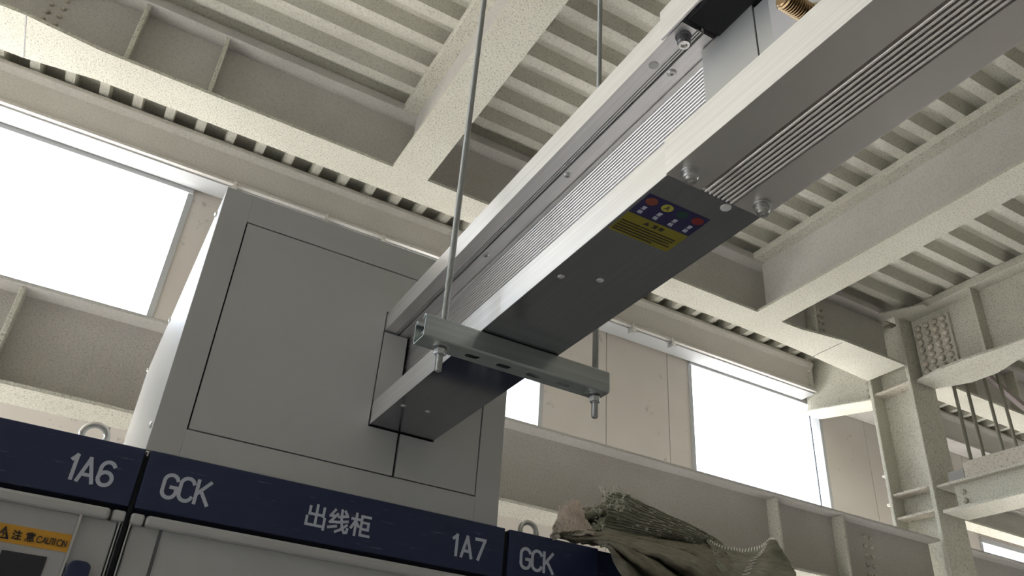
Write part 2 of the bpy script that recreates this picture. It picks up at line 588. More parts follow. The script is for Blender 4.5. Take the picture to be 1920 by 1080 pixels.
# the column and the beams framing into it
cx0, cx1 = 6.95, 7.33
ct = thing('steel_column', 'tall cream-coated steel H-column at the right with two horizontal plates in its recess', 'column', (7.14, 3.17, 0))
MB().box(cx0, cx1, 2.945, 2.985, 0, DECK - 0.07).build('flange', S, ct, 0.008)
MB().box(cx0, cx1, 3.40, 3.44, 0, DECK - 0.07).build('flange', S, ct, 0.008)
MB().box(7.12, 7.16, 2.985, 3.40, 0, DECK - 0.07).build('web', S, ct)
for z in (4.36, 4.13, 5.43):
    MB().box(cx0 + 0.02, 7.12, 2.985, 3.40, z, z + 0.025).build('stiffener_plate', M['spray_rough'], ct, 0.006)
# stub beam beyond the column carrying the edge beam
st = thing('stub_beam', 'short cream bracket beam behind the column at the right end of the window', 'beam', (7.14, 3.8, 5.4))
MB().prism([(3.44, 5.42), (4.4, 5.60), (4.4, DECK - 0.03), (3.44, DECK - 0.03)], 'X', 7.11, 7.16).build('web', S, st)
MB().prism([(3.44, 5.40), (4.4, 5.58), (4.4, 5.60), (3.44, 5.42)], 'X', 6.97, 7.29).build('bottom_flange', S, st, 0.006)
MB().box(7.0, 7.28, 3.44, 4.4, DECK - 0.03, DECK - 0.005).build('top_flange', S, st, 0.005)
bolt_cluster(st, (7.11, 3.50, 5.52), (0, 0.07, 0), (0, 0, 0.08), (-1, 0, 0), 2, 3, 0.018, 0.02, M['spray_rough'])

# main frame beam from the column toward the viewer, with bolted splice
fb = thing('frame_beam', 'large cream beam at the right edge with a bumpy bolted splice plate next to the column', 'beam', (7.16, 0.0, 5.43))
MB().box(7.14, 7.19, -7.9, 2.93, 5.455, DECK - 0.09).build('web', S, fb)
MB().prism([(7.02, 2.93), (7.30, 2.93), (7.44, 2.62), (7.44, 2.35), (7.33, 2.05), (7.33, -7.9), (7.0, -7.9), (7.0, 2.05), (6.96, 2.35), (6.96, 2.62)], 'Z', 5.43, 5.46).build('bottom_flange', S, fb, 0.006)
MB().box(7.0, 7.33, -7.9, 2.93, DECK - 0.09, DECK - 0.005).build('top_flange', S, fb, 0.006)
MB().box(7.10, 7.14, 2.50, 2.88, 5.50, 6.08).build('splice_plate', S, fb, 0.006)
bolt_cluster(fb, (7.10, 2.84, 5.53), (0, -0.095, 0), (0, 0, 0.082), (-1, 0, 0), 4, 7, 0.032, 0.045, M['spray_rough'])
MB().box(7.0, 7.14, 2.16, 2.19, 5.46, DECK - 0.09).build('stiffener', S, fb, 0.006)
MB().prism([(6.72, 3.02), (7.0, 2.93), (7.0, 2.62), (6.93, 2.62)], 'Z', DECK - 0.10, DECK - 0.085).build('corner_plate', S, fb)

# lower platform beam at the column
pb = thing('platform_beam', 'lower right beam with a coarse speckled slab edge above its recessed web', 'beam', (7.1, 0, 4.1))
MB().box(7.05, 7.09, -6.0, 2.80, 4.12, 4.34).build('web', S, pb)
MB().box(6.95, 7.30, -6.0, 2.90, 4.085, 4.115).build('bottom_flange', S, pb, 0.006)
MB().box(6.98, 7.28, -6.0, 2.93, 4.335, 4.36).build('top_flange', S, pb, 0.006)
MB().box(7.02, 7.30, -6.0, 2.66, 4.36, 4.52).build('slab_edge', M['spray_rough'], pb, 0.01)
bolt_cluster(pb, (7.05, 2.72, 4.18), (0, -0.07, 0), (0, 0, 0.08), (-1, 0, 0), 1, 2, 0.025, 0.035)
# slab of the platform beyond (dark, above the beam)
MB().box(7.02, 7.24, 2.66, 2.82, 4.36, 4.46).build('bracket', M['plaster'], pb)

# four thin rods hanging in the next bay
for i, (x, y) in enumerate(((7.493, 2.85), (7.72, 2.85), (8.076, 2.85), (8.343, 2.85))):
    lab = ['leftmost thin hanging rod beside the column at the right', 'second thin hanging rod from the column at the right',
           'third thin hanging rod from the column at the right', 'fourth thin hanging rod from the column, nearest the right edge'][i]
    tag(MB().lathe((x, y, 4.55), (0, 0, 1), [(0.017, 0), (0.017, DECK - 4.55)], 10).build('hanging_rod', M['drab'], smooth=True), lab, 'rod', 'thin rods hanging beside the column')

# diagonal brace in the next bay
br = MB().prism([(8.16, 5.95), (8.14, 5.89), (9.60, 5.32), (9.63, 5.38)], 'Y', 2.90, 2.96).build('diagonal_brace', M['drabbrace'], None, 0.006)
tag(br, 'brownish diagonal brace bar at the right edge above the thin hanging rods', 'brace')

# ================================================================== SWITCHGEAR CABINETS
ZH0, ZH1 = 2.088, 2.200
def frame(x, y, z):
    return (Vector((x, y, z)), Vector((1, 0, 0)), Vector((0, 0, 1)), Vector((0, -1, 0)))

def arcpts(cx, cz, rx, rz, a0, a1, n=10):
    return [(cx + rx * math.cos(math.radians(a0 + (a1 - a0) * k / n)), cz + rz * math.sin(math.radians(a0 + (a1 - a0) * k / n))) for k in range(n + 1)]

GL = {  # strokes in a unit cell: width 0..0.6, height 0..1
    'G': [arcpts(0.30, 0.70, 0.26, 0.26, 20, 180, 8) + [(0.04, 0.30)] + arcpts(0.30, 0.30, 0.26, 0.26, 180, 350, 8) + [(0.56, 0.47), (0.34, 0.47)]],
    'C': [arcpts(0.30, 0.70, 0.26, 0.26, 20, 180, 8) + [(0.04, 0.30)] + arcpts(0.30, 0.30, 0.26, 0.26, 180, 340, 8)],
    'K': [[(0.07, 0.04), (0.07, 0.96)], [(0.55, 0.96), (0.10, 0.42)], [(0.23, 0.56), (0.57, 0.04)]],
    '1': [[(0.16, 0.78), (0.34, 0.95), (0.34, 0.03)]],
    'A': [[(0.03, 0.03), (0.30, 0.96), (0.57, 0.03)], [(0.13, 0.30), (0.47, 0.30)]],
    '6': [arcpts(0.30, 0.29, 0.25, 0.26, 0, 360, 16), arcpts(0.32, 0.66, 0.26, 0.30, 35, 170, 8) + [(0.05, 0.32)]],
    '7': [[(0.05, 0.95), (0.54, 0.95), (0.22, 0.03)]],
    'U': [[(0.06, 0.97), (0.06, 0.32)] + arcpts(0.30, 0.32, 0.24, 0.28, 180, 360, 8) + [(0.54, 0.97)]],
    'T': [[(0.02, 0.95), (0.58, 0.95)], [(0.30, 0.95), (0.30, 0.03)]],
    'I': [[(0.30, 0.97), (0.30, 0.03)]],
    'O': [arcpts(0.30, 0.5, 0.29, 0.46, 0, 360, 18)],
    'N': [[(0.06, 0.03), (0.06, 0.95), (0.54, 0.05), (0.54, 0.97)]],
    # 出 线 柜 注 意 in a unit square
    'chu': [[(0.50, 0.98), (0.50, 0.08)], [(0.16, 0.88), (0.16, 0.56), (0.84, 0.56)], [(0.84, 0.90), (0.84, 0.52)],
            [(0.06, 0.42), (0.06, 0.07), (0.92, 0.07)], [(0.92, 0.44), (0.92, -0.04)]],
    'xian': [[(0.26, 0.95), (0.06, 0.66), (0.30, 0.68)], [(0.40, 0.78), (0.08, 0.38), (0.36, 0.42)], [(0.03, 0.14), (0.40, 0.24)],
             [(0.46, 0.66), (0.92, 0.76)], [(0.44, 0.42), (0.94, 0.53)],
             [(0.60, 0.98), (0.62, 0.60), (0.70, 0.22), (0.84, 0.02), (0.95, 0.04), (0.97, 0.20)], [(0.92, 0.36), (0.66, 0.14), (0.40, 0.00)], [(0.76, 0.96), (0.86, 0.82)]],
    'gui': [[(0.03, 0.72), (0.42, 0.72)], [(0.24, 0.98), (0.24, 0.0)], [(0.23, 0.70), (0.03, 0.30)], [(0.26, 0.58), (0.40, 0.40)],
            [(0.95, 0.90), (0.52, 0.90), (0.52, 0.04), (0.97, 0.04)], [(0.53, 0.62), (0.88, 0.62), (0.88, 0.32), (0.53, 0.32)]],
    'zhu': [[(0.08, 0.92), (0.22, 0.80)], [(0.03, 0.62), (0.17, 0.50)], [(0.05, 0.04), (0.22, 0.32)], [(0.55, 0.98), (0.66, 0.86)],
            [(0.34, 0.76), (0.94, 0.76)], [(0.38, 0.43), (0.90, 0.43)], [(0.28, 0.06), (0.98, 0.06)], [(0.64, 0.76), (0.64, 0.06)]],
    'yi': [[(0.5, 1.0), (0.5, 0.92)], [(0.12, 0.90), (0.88, 0.90)], [(0.34, 0.86), (0.38, 0.76)], [(0.66, 0.86), (0.62, 0.76)], [(0.04, 0.74), (0.96, 0.74)],
           [(0.22, 0.64), (0.78, 0.64), (0.78, 0.34), (0.22, 0.34), (0.22, 0.64)], [(0.22, 0.49), (0.78, 0.49)],
           [(0.12, 0.22), (0.05, 0.04)], [(0.30, 0.24), (0.32, 0.04), (0.70, 0.04), (0.72, 0.14)], [(0.50, 0.26), (0.56, 0.16)], [(0.84, 0.22), (0.94, 0.06)]],
}
def write(mb, y, glyphs, sw):
    """glyphs: (key, x left, z bottom, x scale, z scale)"""
    for k, x, z, sx, sz in glyphs:
        fr = frame(x, y, z)
        for s in GL[k]:
            mb.stroke(fr, [(a * sx, b * sz) for a, b in s], sw)

def header(t, x0, x1):
    m = MB()
    m.box(x0, x1, -0.004, 0.05, ZH0, ZH1)
    h = m.build('header_board', M['navy'], t, 0.002)
    return h

def cabinet_shell(t, x0, x1):
    MB().box(x0, x1, 0.05, 1.0, 0.0, 2.200).build('carcass', M['cab'], t)
    MB().box(x0 - 0.0, x1, 0.0, 0.05, 0.0, 0.1).build('plinth', M['navy'], t)

def eye_bolt(label, x, y):
    e = thing('lifting_eye_bolt', label, 'eye bolt', (x, y, 2.200), 'lifting eyes on the cabinet tops')
    ring = [(x + 0.024 * math.cos(2 * PI * k / 28), y, 2.25 + 0.024 * math.sin(2 * PI * k / 28)) for k in range(28)]
    MB().tube(ring, 0.0068, 10, True).build('ring', M['chrome'], e, smooth=True)
    MB().lathe((x, y, 2.200), (0, 0, 1), [(0.018, 0), (0.018, 0.008), (0.010, 0.014), (0.010, 0.034)], 16).build('shank', M['chrome'], e, smooth=True)
    return e

# --- cabinet 1A6
c6 = thing('switchgear_cabinet', 'grey switchgear cabinet at far left, navy board lettered 1A6, orange caution strip', 'cabinet', (-0.30, 0.5, 0))
X0, X1 = -0.705, 0.0975
cabinet_shell(c6, X0, X1)
h = header(c6, X0, X1)
m = MB(); write(m, -0.0041, [('1', -0.0250, 2.116, 0.036, 0.048), ('A', -0.0035, 2.115, 0.047, 0.047), ('6', 0.029, 2.115, 0.047, 0.047)], 0.0067)
m.build('lettering', M['ink'], h)
MB().box(X0, 0.071, -0.012, 0.03, 2.058, 2.078).build('door_hood', M['cab'], c6, 0.006)
MB().box(0.075, X1, -0.008, 0.03, 2.058, 2.078).build('corner_cap', M['cab'], c6, 0.004)
d = MB().box(X0 + 0.01, 0.089, 0.005, 0.045, 0.12, 2.060).build('door', M['cab'], c6, 0.003)
pl = MB().box(X0 + 0.05, 0.0225, 0.001, 0.006, 0.9, 2.058).build('display_panel', M['doorplate'], d, 0.001)
MB().box(0.0225, 0.0285, -0.006, 0.006, 0.9, 2.062).build('panel_trim', M['chrome'], d, 0.002)
sk = MB().box(-0.30, 0.0224, 0.0, 0.002, 1.991, 2.0215).build('caution_sticker', M['orange'], d)
m = MB()
fr = frame(0, -0.0002, 0)
tri = [(-0.092, 1.9975), (-0.074, 1.9975), (-0.083, 2.0155)]
for a, b in ((0, 1), (1, 2), (2, 0)):
    m.stroke(fr, [tri[a], tri[b]], 0.0022)
m.stroke(fr, [(-0.0830, 2.0110), (-0.0846, 2.0058), (-0.0815, 2.0058), (-0.0832, 2.0000)], 0.0016)
m.poly(fr, [(-0.0775, 1.9978), (-0.0735, 1.9978), (-0.0805, 2.0125), (-0.0825, 2.0125)], 0.0007)
write(m, -0.0002, [('zhu', -0.069, 1.9985, 0.0145, 0.015), ('yi', -0.0485, 1.9985, 0.0150, 0.015)], 0.0019)
x = -0.0300
for ch, wd in (('C', 0.0082), ('A', 0.0074), ('U', 0.0069), ('T', 0.0061), ('I', 0.0034), ('O', 0.0090), ('N', 0.0072)):
    off = -0.0010 if ch == 'I' else 0
    write(m, -0.0002, [(ch, x + off, 1.9990, wd * (0.5 if ch == 'I' else 1) / 0.62, 0.0112)], 0.0014)
    x += wd * 0.98 + 0.0002
m.build('caution_lettering', M['stickink'], d)
MB().box(-0.0760, -0.0045, -0.001, 0.004, 1.80, 1.978).build('meter_window', M['glass'], d)
kn = MB().prism([(0.031 + 0.0185 + 0.0185 * math.cos(2 * PI * k / 32) * (abs(math.cos(2 * PI * k / 32)) ** -0.35 if abs(math.cos(2 * PI * k / 32)) > 1e-3 else 1), 1.90 + (0.066 if math.sin(2 * PI * k / 32) > 0 else -0.066) + 0.0 + 0.012 * math.sin(2 * PI * k / 32)) for k in range(32)], 'Y', -0.022, 0.006).build('door_handle', M['navy'], d, 0.003)
for xx, mt in ((0.0905, 'chrome'), (0.0955, 'darksteel')):
    MB().box(xx, xx + 0.003, -0.002, 0.04, 0.1, 2.066).build('corner_post', M[mt], c6, 0.001)

# --- cabinet 1A7
c7 = thing('switchgear_cabinet', 'grey switchgear cabinet under the tall box, navy board lettered GCK and 1A7', 'cabinet', (0.50, 0.5, 0))
X0, X1 = 0.1075, 0.8965
cabinet_shell(c7, X0, X1)
h = header(c7, X0, X1)
m = MB()
write(m, -0.0041, [('G', 0.1445, 2.1155, 0.0475, 0.0475), ('C', 0.1755, 2.1155, 0.0475, 0.0475), ('K', 0.2055, 2.1155, 0.0480, 0.0475)], 0.0067)
m.build('lettering', M['ink'], h)
m = MB()
write(m, -0.0041, [('1', 0.7605, 2.1165, 0.046, 0.0475), ('A', 0.7880, 2.1165, 0.0455, 0.0475), ('7', 0.8215, 2.1165, 0.0460, 0.0475)], 0.0067)
m.build('lettering', M['ink'], h)
m = MB()
write(m, -0.0041, [('chu', 0.4300, 2.1175, 0.0435, 0.0455), ('xian', 0.4790, 2.1165, 0.0435, 0.0465), ('gui', 0.5275, 2.1175, 0.0440, 0.0455)], 0.0054)
m.build('lettering', M['ink'], h)
MB().box(0.134, 0.872, -0.012, 0.03, 2.058, 2.078).build('door_hood', M['cab'], c7, 0.006)
MB().box(X0, 0.131, -0.008, 0.03, 2.058, 2.078).build('corner_cap', M['cab'], c7, 0.004)
MB().box(0.875, X1, -0.008, 0.03, 2.058, 2.078).build('corner_cap', M['cab'], c7, 0.004)
d = MB().box(0.114, 0.89, 0.005, 0.045, 0.12, 2.060).build('door', M['cab'], c7, 0.003)
MB().box(0.163, 0.169, 0.0035, 0.008, 0.2, 2.058).build('door_groove', M['darksteel'], d)
for xx, mt in ((0.1085, 'chrome'),):
    MB().box(xx, xx + 0.003, -0.002, 0.04, 0.1, 2.066).build('corner_post', M[mt], c7, 0.001)
MB().lathe((0.1025, 0.004, 2.188), (0, 0, 1), [(0.0045, 0), (0.0045, 0.008), (0.003, 0.0115)], 10).build('joint_screw', M['chrome'], c7)
MB().box(0.0985, 0.1065, 0.004, 0.03, 0.1, 2.195).build('joint_strip', M['black'], c7)

# --- cabinet at the right, GCK
c8 = thing('switchgear_cabinet', 'switchgear cabinet at lower right with a short navy board lettered GCK, partly under the tarpaulin', 'cabinet', (1.31, 0.5, 0))
X0, X1 = 0.9085, 1.71
cabinet_shell(c8, X0, X1)
h = MB().box(X0, 1.157, -0.004, 0.05, ZH0, ZH1).build('header_board', M['navy'], c8, 0.002)
m = MB()
write(m, -0.0041, [('G', 0.9400, 2.1175, 0.0475, 0.0475), ('C', 0.9705, 2.1175, 0.0475, 0.0475), ('K', 1.0005, 2.1175, 0.0480, 0.0475)], 0.0067)
m.build('lettering', M['ink'], h)
MB().box(1.1575, X1, 0.012, 0.049, ZH0, ZH1).build('recessed_board', M['navy'], c8)
MB().box(X0, X1, -0.012, 0.03, 2.058, 2.078).build('door_hood', M['cab'], c8, 0.006)
MB().box(X0 + 0.006, X1 - 0.006, 0.005, 0.045, 0.12, 2.060).build('door', M['cab'], c8, 0.003)
MB().box(0.8975, 0.9075, 0.004, 0.03, 0.1, 2.195).build('joint_strip', M['black'], c8)

c9 = thing('switchgear_cabinet', 'rightmost cabinet of the row, hidden under the tarpaulin and nets', 'cabinet', (2.12, 0.5, 0))
cabinet_shell(c9, 1.7185, 2.52)
MB().box(1.7185, 2.52, 0.045, 0.052, ZH0, ZH1 - 0.004).build('recessed_board', M['navy'], c9)
MB().box(1.7245, 2.514, 0.005, 0.045, 0.12, 2.060).build('door', M['cab'], c9, 0.003)

eye_bolt('round steel lifting eye above the board lettered 1A6', 0.002, 0.15)
eye_bolt('steel lifting eye above the short GCK board beside the tarpaulin', 1.045, 0.15)

# ================================================================== TALL BOX ON CABINET 1A7
BX0, BX1, BZ0, BZ1, BD = 0.096, 0.876, 2.2005, 2.850, 1.25
bt = thing('busway_flange_box', 'tall grey sheet-metal box on the middle cabinet, its front panel cut around the aluminium duct', 'box', (0.49, 0.6, BZ0))
m = MB()
m.box(BX0, BX0 + 0.002, 0.012, BD, BZ0, BZ1); m.box(BX1 - 0.002, BX1, 0.012, BD, BZ0, BZ1)
m.box(BX0 + 0.002, BX1 - 0.002, BD - 0.002, BD, BZ0, BZ1); m.box(BX0 + 0.002, BX1 - 0.002, 0.012, BD - 0.002, BZ1 - 0.002, BZ1)
m.build('shell', M['cabside'], bt)
DX0, DX1, DZ0, DZ1 = 0.162, 0.811, 2.261, 2.771
g = 0.0030
m = MB()
m.box(BX0, DX0 - g, 0.0, 0.012, BZ0, BZ1); m.box(DX1 + g, BX1, 0.0, 0.012, BZ0, BZ1)
m.box(DX0 - g, DX1 + g, 0.0, 0.012, BZ0, DZ0 - g); m.box(DX0 - g, DX1 + g, 0.0, 0.012, DZ1 + g, BZ1)
m.build('front_frame', M['cab'], bt, 0.001)
BY0, BY1, BB, BT = 0.533, 0.692, 2.365, 2.655
m = MB()
m.box(DX0, 0.5302, 0.001, 0.010, DZ0, DZ1)                  # left of the duct
m.box(0.5302, 0.6040, 0.001, 0.010, DZ0, BB - 0.004)        # below, up to the slit
m.box(0.6100, DX1, 0.001, 0.010, DZ0, BB - 0.004)
m.box(0.695, DX1, 0.001, 0.010, BB - 0.004, BT + 0.003)     # right
m.box(0.5302, DX1, 0.001, 0.010, BT + 0.003, DZ1)           # above
m.build('cut_front_panel', M['cab'], bt)
MB().box(0.5330, 0.5930, 0.001, 0.010, BB + 0.057, 2.603).build('recess_filler', M['cab'], bt)
MB().box(DX0 - 0.02, DX1 + 0.02, 0.013, 0.015, DZ0 - 0.02, DZ1 + 0.02).build('inner_backing', M['black'], bt)
for yy, zz in ((0.10, BZ1 - 0.02), (0.75, BZ1 - 0.02), (1.18, BZ1 - 0.02), (0.035, 2.262), (0.08, 2.208)):
    MB().lathe((BX0, yy, zz), (-1, 0, 0), [(0.007, 0), (0.007, 0.003), (0.004, 0.0055)], 12).build('side_screw', M['chrome'], bt)

# ================================================================== BUSWAY
A = M['alu']
YJ = -1.056          # where the near section begins
def duct(t, y0, y1, ribs_bottom):
    # lower channel
    m = MB()
    m.prism([(BY0, BB), (BY0, BB + 0.0545), (BY0 + 0.003, BB + 0.0545), (BY0 + 0.003, BB + 0.003), (BY1 - 0.003, BB + 0.003), (BY1 - 0.003, BB + 0.0545), (BY1, BB + 0.0545), (BY1, BB)], 'Y', y0, y1)
    lo = m.build('lower_channel', A, t)
    MB().box(BY0 + 0.0005, BY1 - 0.0005, y0, y1, BB - 0.0008, BB + 0.0004).build('bottom_cover', M['coverplate'], t)
    # ribbed side (web) with fins facing both ways
    xl, xr = 0.600, 0.625
    pl_, pr_ = [], []
    z = BB + 0.004
    pl_.append((xl + 0.001, z))
    k = 0
    z = 2.412
    while z < 2.594:
        pl_ += [(xl + 0.0045, z), (xl + 0.0006, z + 0.0004), (xl, z + 0.0015), (xl + 0.0004, z + 0.0030), (xl + 0.0045, z + 0.0036)]
        z += 0.0070
    pl_ += [(xl, z), (xl, 2.6045)]
    poly = pl_ + [(2 * 0.6125 - a, b) for a, b in reversed(pl_)]
    m = MB(); m.prism(poly, 'Y', y0 - 0.0205, y1)
    m.build('finned_housing', M['fins'], t)
    # upper channel with a grooved underside
    up = [(BY0, 2.606), (0.5595, 2.606), (0.5600, 2.609), (0.5615, 2.609), (0.562, 2.606), (0.5635, 2.606), (0.564, 2.609), (0.5655, 2.609), (0.566, 2.606),
          (0.5675, 2.606), (0.568, 2.616), (0.5715, 2.616), (0.572, 2.606), (0.610, 2.606)]
    full = up + [(1.225 - a, b) for a, b in reversed(up)]
    m = MB(); m.prism([(BY0, BT)] + full + [(BY1, BT)], 'Y', y0 - 0.045, y1)
    m.build('upper_channel', A, t)
    return lo

bw = thing('busway_section', 'far aluminium busbar duct section entering the tall grey box, with dark underside and warning label', 'busway', (0.6125, -0.5, BB))
duct(bw, YJ + 0.0, 0.010, False)
for y in (-1.02, -0.735, -0.43):
    m = MB(); m.lathe((0.5805, y, 2.606), (0, 0, -1), [(0.0074, 0), (0.0074, 0.0008), (0.0052, 0.0030), (0.0026, 0.0032), (0.0022, 0.0010), (0, 0.0010)], 16)
    m.build('cover_screw', M['steel'], bw)
MB().lathe((0.549, -1.017, 2.606), (0, 0, -1), [(0.0075, 0), (0.0075, 0.0008), (0.006, 0.0014)], 20).build('hole_plug', M['aluplate'], bw)
for x, y in ((0.552, -0.774), (0.607, -0.800), (0.553, -0.149), (0.608, -0.153)):
    MB().lathe((x, y, BB - 0.0007), (0, 0, -1), [(0.006, 0), (0.005, 0.0012), (0.002, 0.0020), (0, 0.0020)], 16).build('rivet', A, bw, smooth=True)
MB().lathe((0.639, -1.046, BB - 0.0008), (0, 0, -1), [(0.0075, 0), (0.0075, 0.0009), (0.006, 0.0015)], 20).build('white_hole_plug', M['white'], bw)
# label
lf = (Vector((0.538, -0.967, BB - 0.0008)), Vector((1, 0, 0)), Vector((0, -1, 0)), Vector((0, 0, -1)))
LW, BH, YH = 0.103, 0.0465, 0.0475
lab = MB().poly(lf, [(0, 0), (LW, 0), (LW, BH), (0, BH)], 0.0004).build('phase_label', M['blue'], bw)
lab2 = MB().poly(lf, [(0, -YH), (LW, -YH), (LW, 0), (0, 0)], 0.0004).build('warning_label', M['yellow'], bw)
lf2 = (lf[0] - Vector((0, 0, 0.0004)), lf[1], lf[2], lf[3])
for i, (mt) in enumerate(('orangedot', 'yellowdot', 'green', 'red')):
    cx = 0.0125 + 0.026 * i
    MB().poly(lf2, [(cx + 0.0088 * math.cos(2 * PI * k / 24), 0.0345 + 0.0078 * math.sin(2 * PI * k / 24)) for k in range(24)], 0.0003).build('phase_dot', M[mt], lab)
lf3 = (lf[0] - Vector((0, 0, 0.0007)), lf[1], lf[2], lf[3])
m = MB()
for s in GL['A']:
    m.stroke(lf3, [(0.0385 - 0.0035 + a * 0.0115, 0.0305 + b * 0.0085) for a, b in s], 0.0012, 0.0002)
m.build('phase_letter', M['stickink'], lab)
m = MB()
for i in range(4):
    cx = 0.0125 + 0.026 * i
    for j, key in ((0, 'yi'), (1, 'xian')):
        for s in GL[key]:
            m.stroke(lf2, [(cx - 0.0036 + a * 0.0072, 0.0145 - 0.0095 * j + b * 0.0072) for a, b in s], 0.00075, 0.0003)
m.build('phase_writing', M['ink'], lab)
m = MB()
m.poly(lf2, [(0.033, -0.0125), (0.043, -0.0125), (0.038, -0.0050)], 0.0003)
for x in (0.048, 0.058):
    for s in GL['yi']:
        m.stroke(lf2, [(x + a * 0.008, -0.0125 + b * 0.0075) for a, b in s], 0.0009, 0.0003)
rng = random.Random(3)
for r_ in range(5):
    x = 0.003
    z = -0.0195 - 0.0056 * r_
    while x < 0.094 - (0.025 if r_ == 4 else 0):
        w = rng.uniform(0.0018, 0.0042)
        m.stroke(lf2, [(x, z), (x + w, z)], 0.0020, 0.0003)
        m.stroke(lf2, [(x + w / 2, z - 0.0012), (x + w / 2, z + 0.0012)], 0.0009, 0.0003)
        x += w + 0.0019
m.build('warning_writing', M['stickink'], lab2)

nw = thing('busway_section', 'near aluminium busbar duct section at upper right with ribbed underside, bolted joint and brass stud', 'busway', (0.6125, -2.2, BB))
# near section: lower channel with central ribs, on slightly wider cover
m = MB()
ribs = [(0.531, BB - 0.001), (0.5880, BB - 0.001), (0.5890, BB + 0.005)]
x = 0.5900
for k in range(7):
    ribs += [(x, BB + 0.005), (x + 0.0032, BB + 0.005), (x + 0.0036, BB + 0.0002), (x + 0.0042, BB - 0.0012), (x + 0.0052, BB - 0.0018), (x + 0.0062, BB - 0.0012), (x + 0.0068, BB + 0.0002)]
    x += 0.0072
ribs += [(x, BB + 0.005), (x + 0.0015, BB + 0.005), (x + 0.0030, BB - 0.001), (0.6935, BB - 0.001)]
m.prism(ribs + [(0.6935, BB + 0.0565), (0.6905, BB + 0.0565), (0.6905, BB + 0.006), (0.534, BB + 0.006), (0.534, BB + 0.0565), (0.531, BB + 0.0565)], 'Y', -3.4, YJ)
m.build('ribbed_lower_channel', M['nearplate'], nw)
m = MB()
m.box(0.5302, 0.5310, -3.4, YJ, BB - 0.001, BB + 0.0565); m.box(0.6935, 0.6943, -3.4, YJ, BB - 0.001, BB + 0.0565)
m.build('side_strip', A, nw)
m = MB()
m.prism([(0.527, 2.604), (0.527, BT + 0.006), (0.698, BT + 0.006), (0.698, 2.604), (0.695, 2.604), (0.695, BT + 0.0005), (0.530, BT + 0.0005), (0.530, 2.604)], 'Y', -3.4, -1.062)
m.build('upper_cover', A, nw)
MB().box(0.534, 0.690, -3.4, -1.113, 2.5995, 2.6055).build('black_underplate', M['black'], nw)  # flat black plate set under the upper cover
MB().box(0.588, 0.637, -1.1765, -1.0765, BB + 0.007, 2.6035).build('joint_side_plate', M['aluplate'], nw, 0.0008)
MB().box(0.5885, 0.6365, -1.33, -1.1785, BB + 0.007, 2.591).build('joint_side_plate', M['aluplate'], nw, 0.0008)
MB().box(0.5870, 0.6380, -1.26, -1.205, BB + 0.007, 2.591).build('insulating_film', M['doorplate'], nw)
MB().box(0.590, 0.635, -3.4, -1.332, BB + 0.008, 2.591).build('busbar_pack', A, nw)
for x in (0.553, 0.674):
    b_ = MB().lathe((x, -1.0765, BB - 0.001), (0, 0, -1), [(0.0125, 0), (0.0125, 0.0018), (0.0085, 0.0022), (0.0098, 0.0035), (0.0098, 0.0095), (0.0080, 0.0110)], 6 if False else 24)
    h_ = b_.build('joint_bolt', M['steel'], nw, 0.0004)
    MB().lathe((x, -1.0765, BB - 0.0118), (0, 0, -1), [(0.0075, 0), (0.0075, 0.0045), (0.0042, 0.0045), (0.0038, 0.0015), (0, 0.0015)], 24).build('bolt_end', M['chrome'], h_)
b_ = MB().lathe((0.551, -1.082, 2.606), (0, 0, -1), [(0.0115, 0), (0.0115, 0.002), (0.0095, 0.003), (0.0095, 0.0125), (0.008, 0.014)], 24).build('joint_bolt', M['darksteel'], nw, 0.0004)
MB().lathe((0.551, -1.082, 2.592), (0, 0, -1), [(0.0080, 0), (0.0080, 0.004), (0.0046, 0.004), (0.0042, 0.001), (0, 0.001)], 24).build('bolt_end', M['chrome'], b_)
# brass clamp stud
zc, yc = 2.4665, -1.2755
pr = []
x = 0.0
while x < 0.062:
    pr += [(0.0122, x), (0.0122, x + 0.0004), (0.0098, x + 0.0019)]
    x += 0.0035
pr += [(0.0102, 0.0630), (0.0085, 0.0645), (0, 0.0645)]
MB().lathe((0.588, yc, zc), (-1, 0, 0), pr, 28).build('brass_stud', M['brass'], nw)
MB().lathe((0.5885, yc - 0.004, zc - 0.002), (-1, 0, 0), [(0.036, 0), (0.036, 0.002), (0.032, 0.004)], 32).build('spring_washer', M['brassdull'], nw)
MB().lathe((0.584, yc, zc), (-1, 0, 0), [(0.020, 0), (0.020, 0.012), (0.018, 0.013)], 6).build('clamp_nut', M['brassdull'], nw)

# ================================================================== HANGER
SZ0, SZ1, SY0, SY1, SX0, SX1 = 2.3200, 2.3640, -0.548, -0.503, 0.4265, 0.8035
sc_ = thing('strut_channel', 'short galvanised slotted strut channel cradling the duct beneath, between two threaded rods', 'strut', (0.615, -0.525, SZ0))
tk = 0.002
pf = [(SY0, SZ0), (SY0, SZ1 - 0.004), (SY0 + 0.002, SZ1 - 0.001), (SY0 + 0.005, SZ1), (SY0 + 0.009, SZ1 - 0.001), (SY0 + 0.0105, SZ1 - 0.009), (SY0 + 0.0085, SZ1 - 0.009), (SY0 + 0.0075, SZ1 - 0.003), (SY0 + 0.004, SZ1 - 0.003), (SY0 + tk, SZ1 - 0.006), (SY0 + tk, SZ0 + tk)]
mir = [(SY0 + SY1 - a, b) for a, b in reversed(pf)]
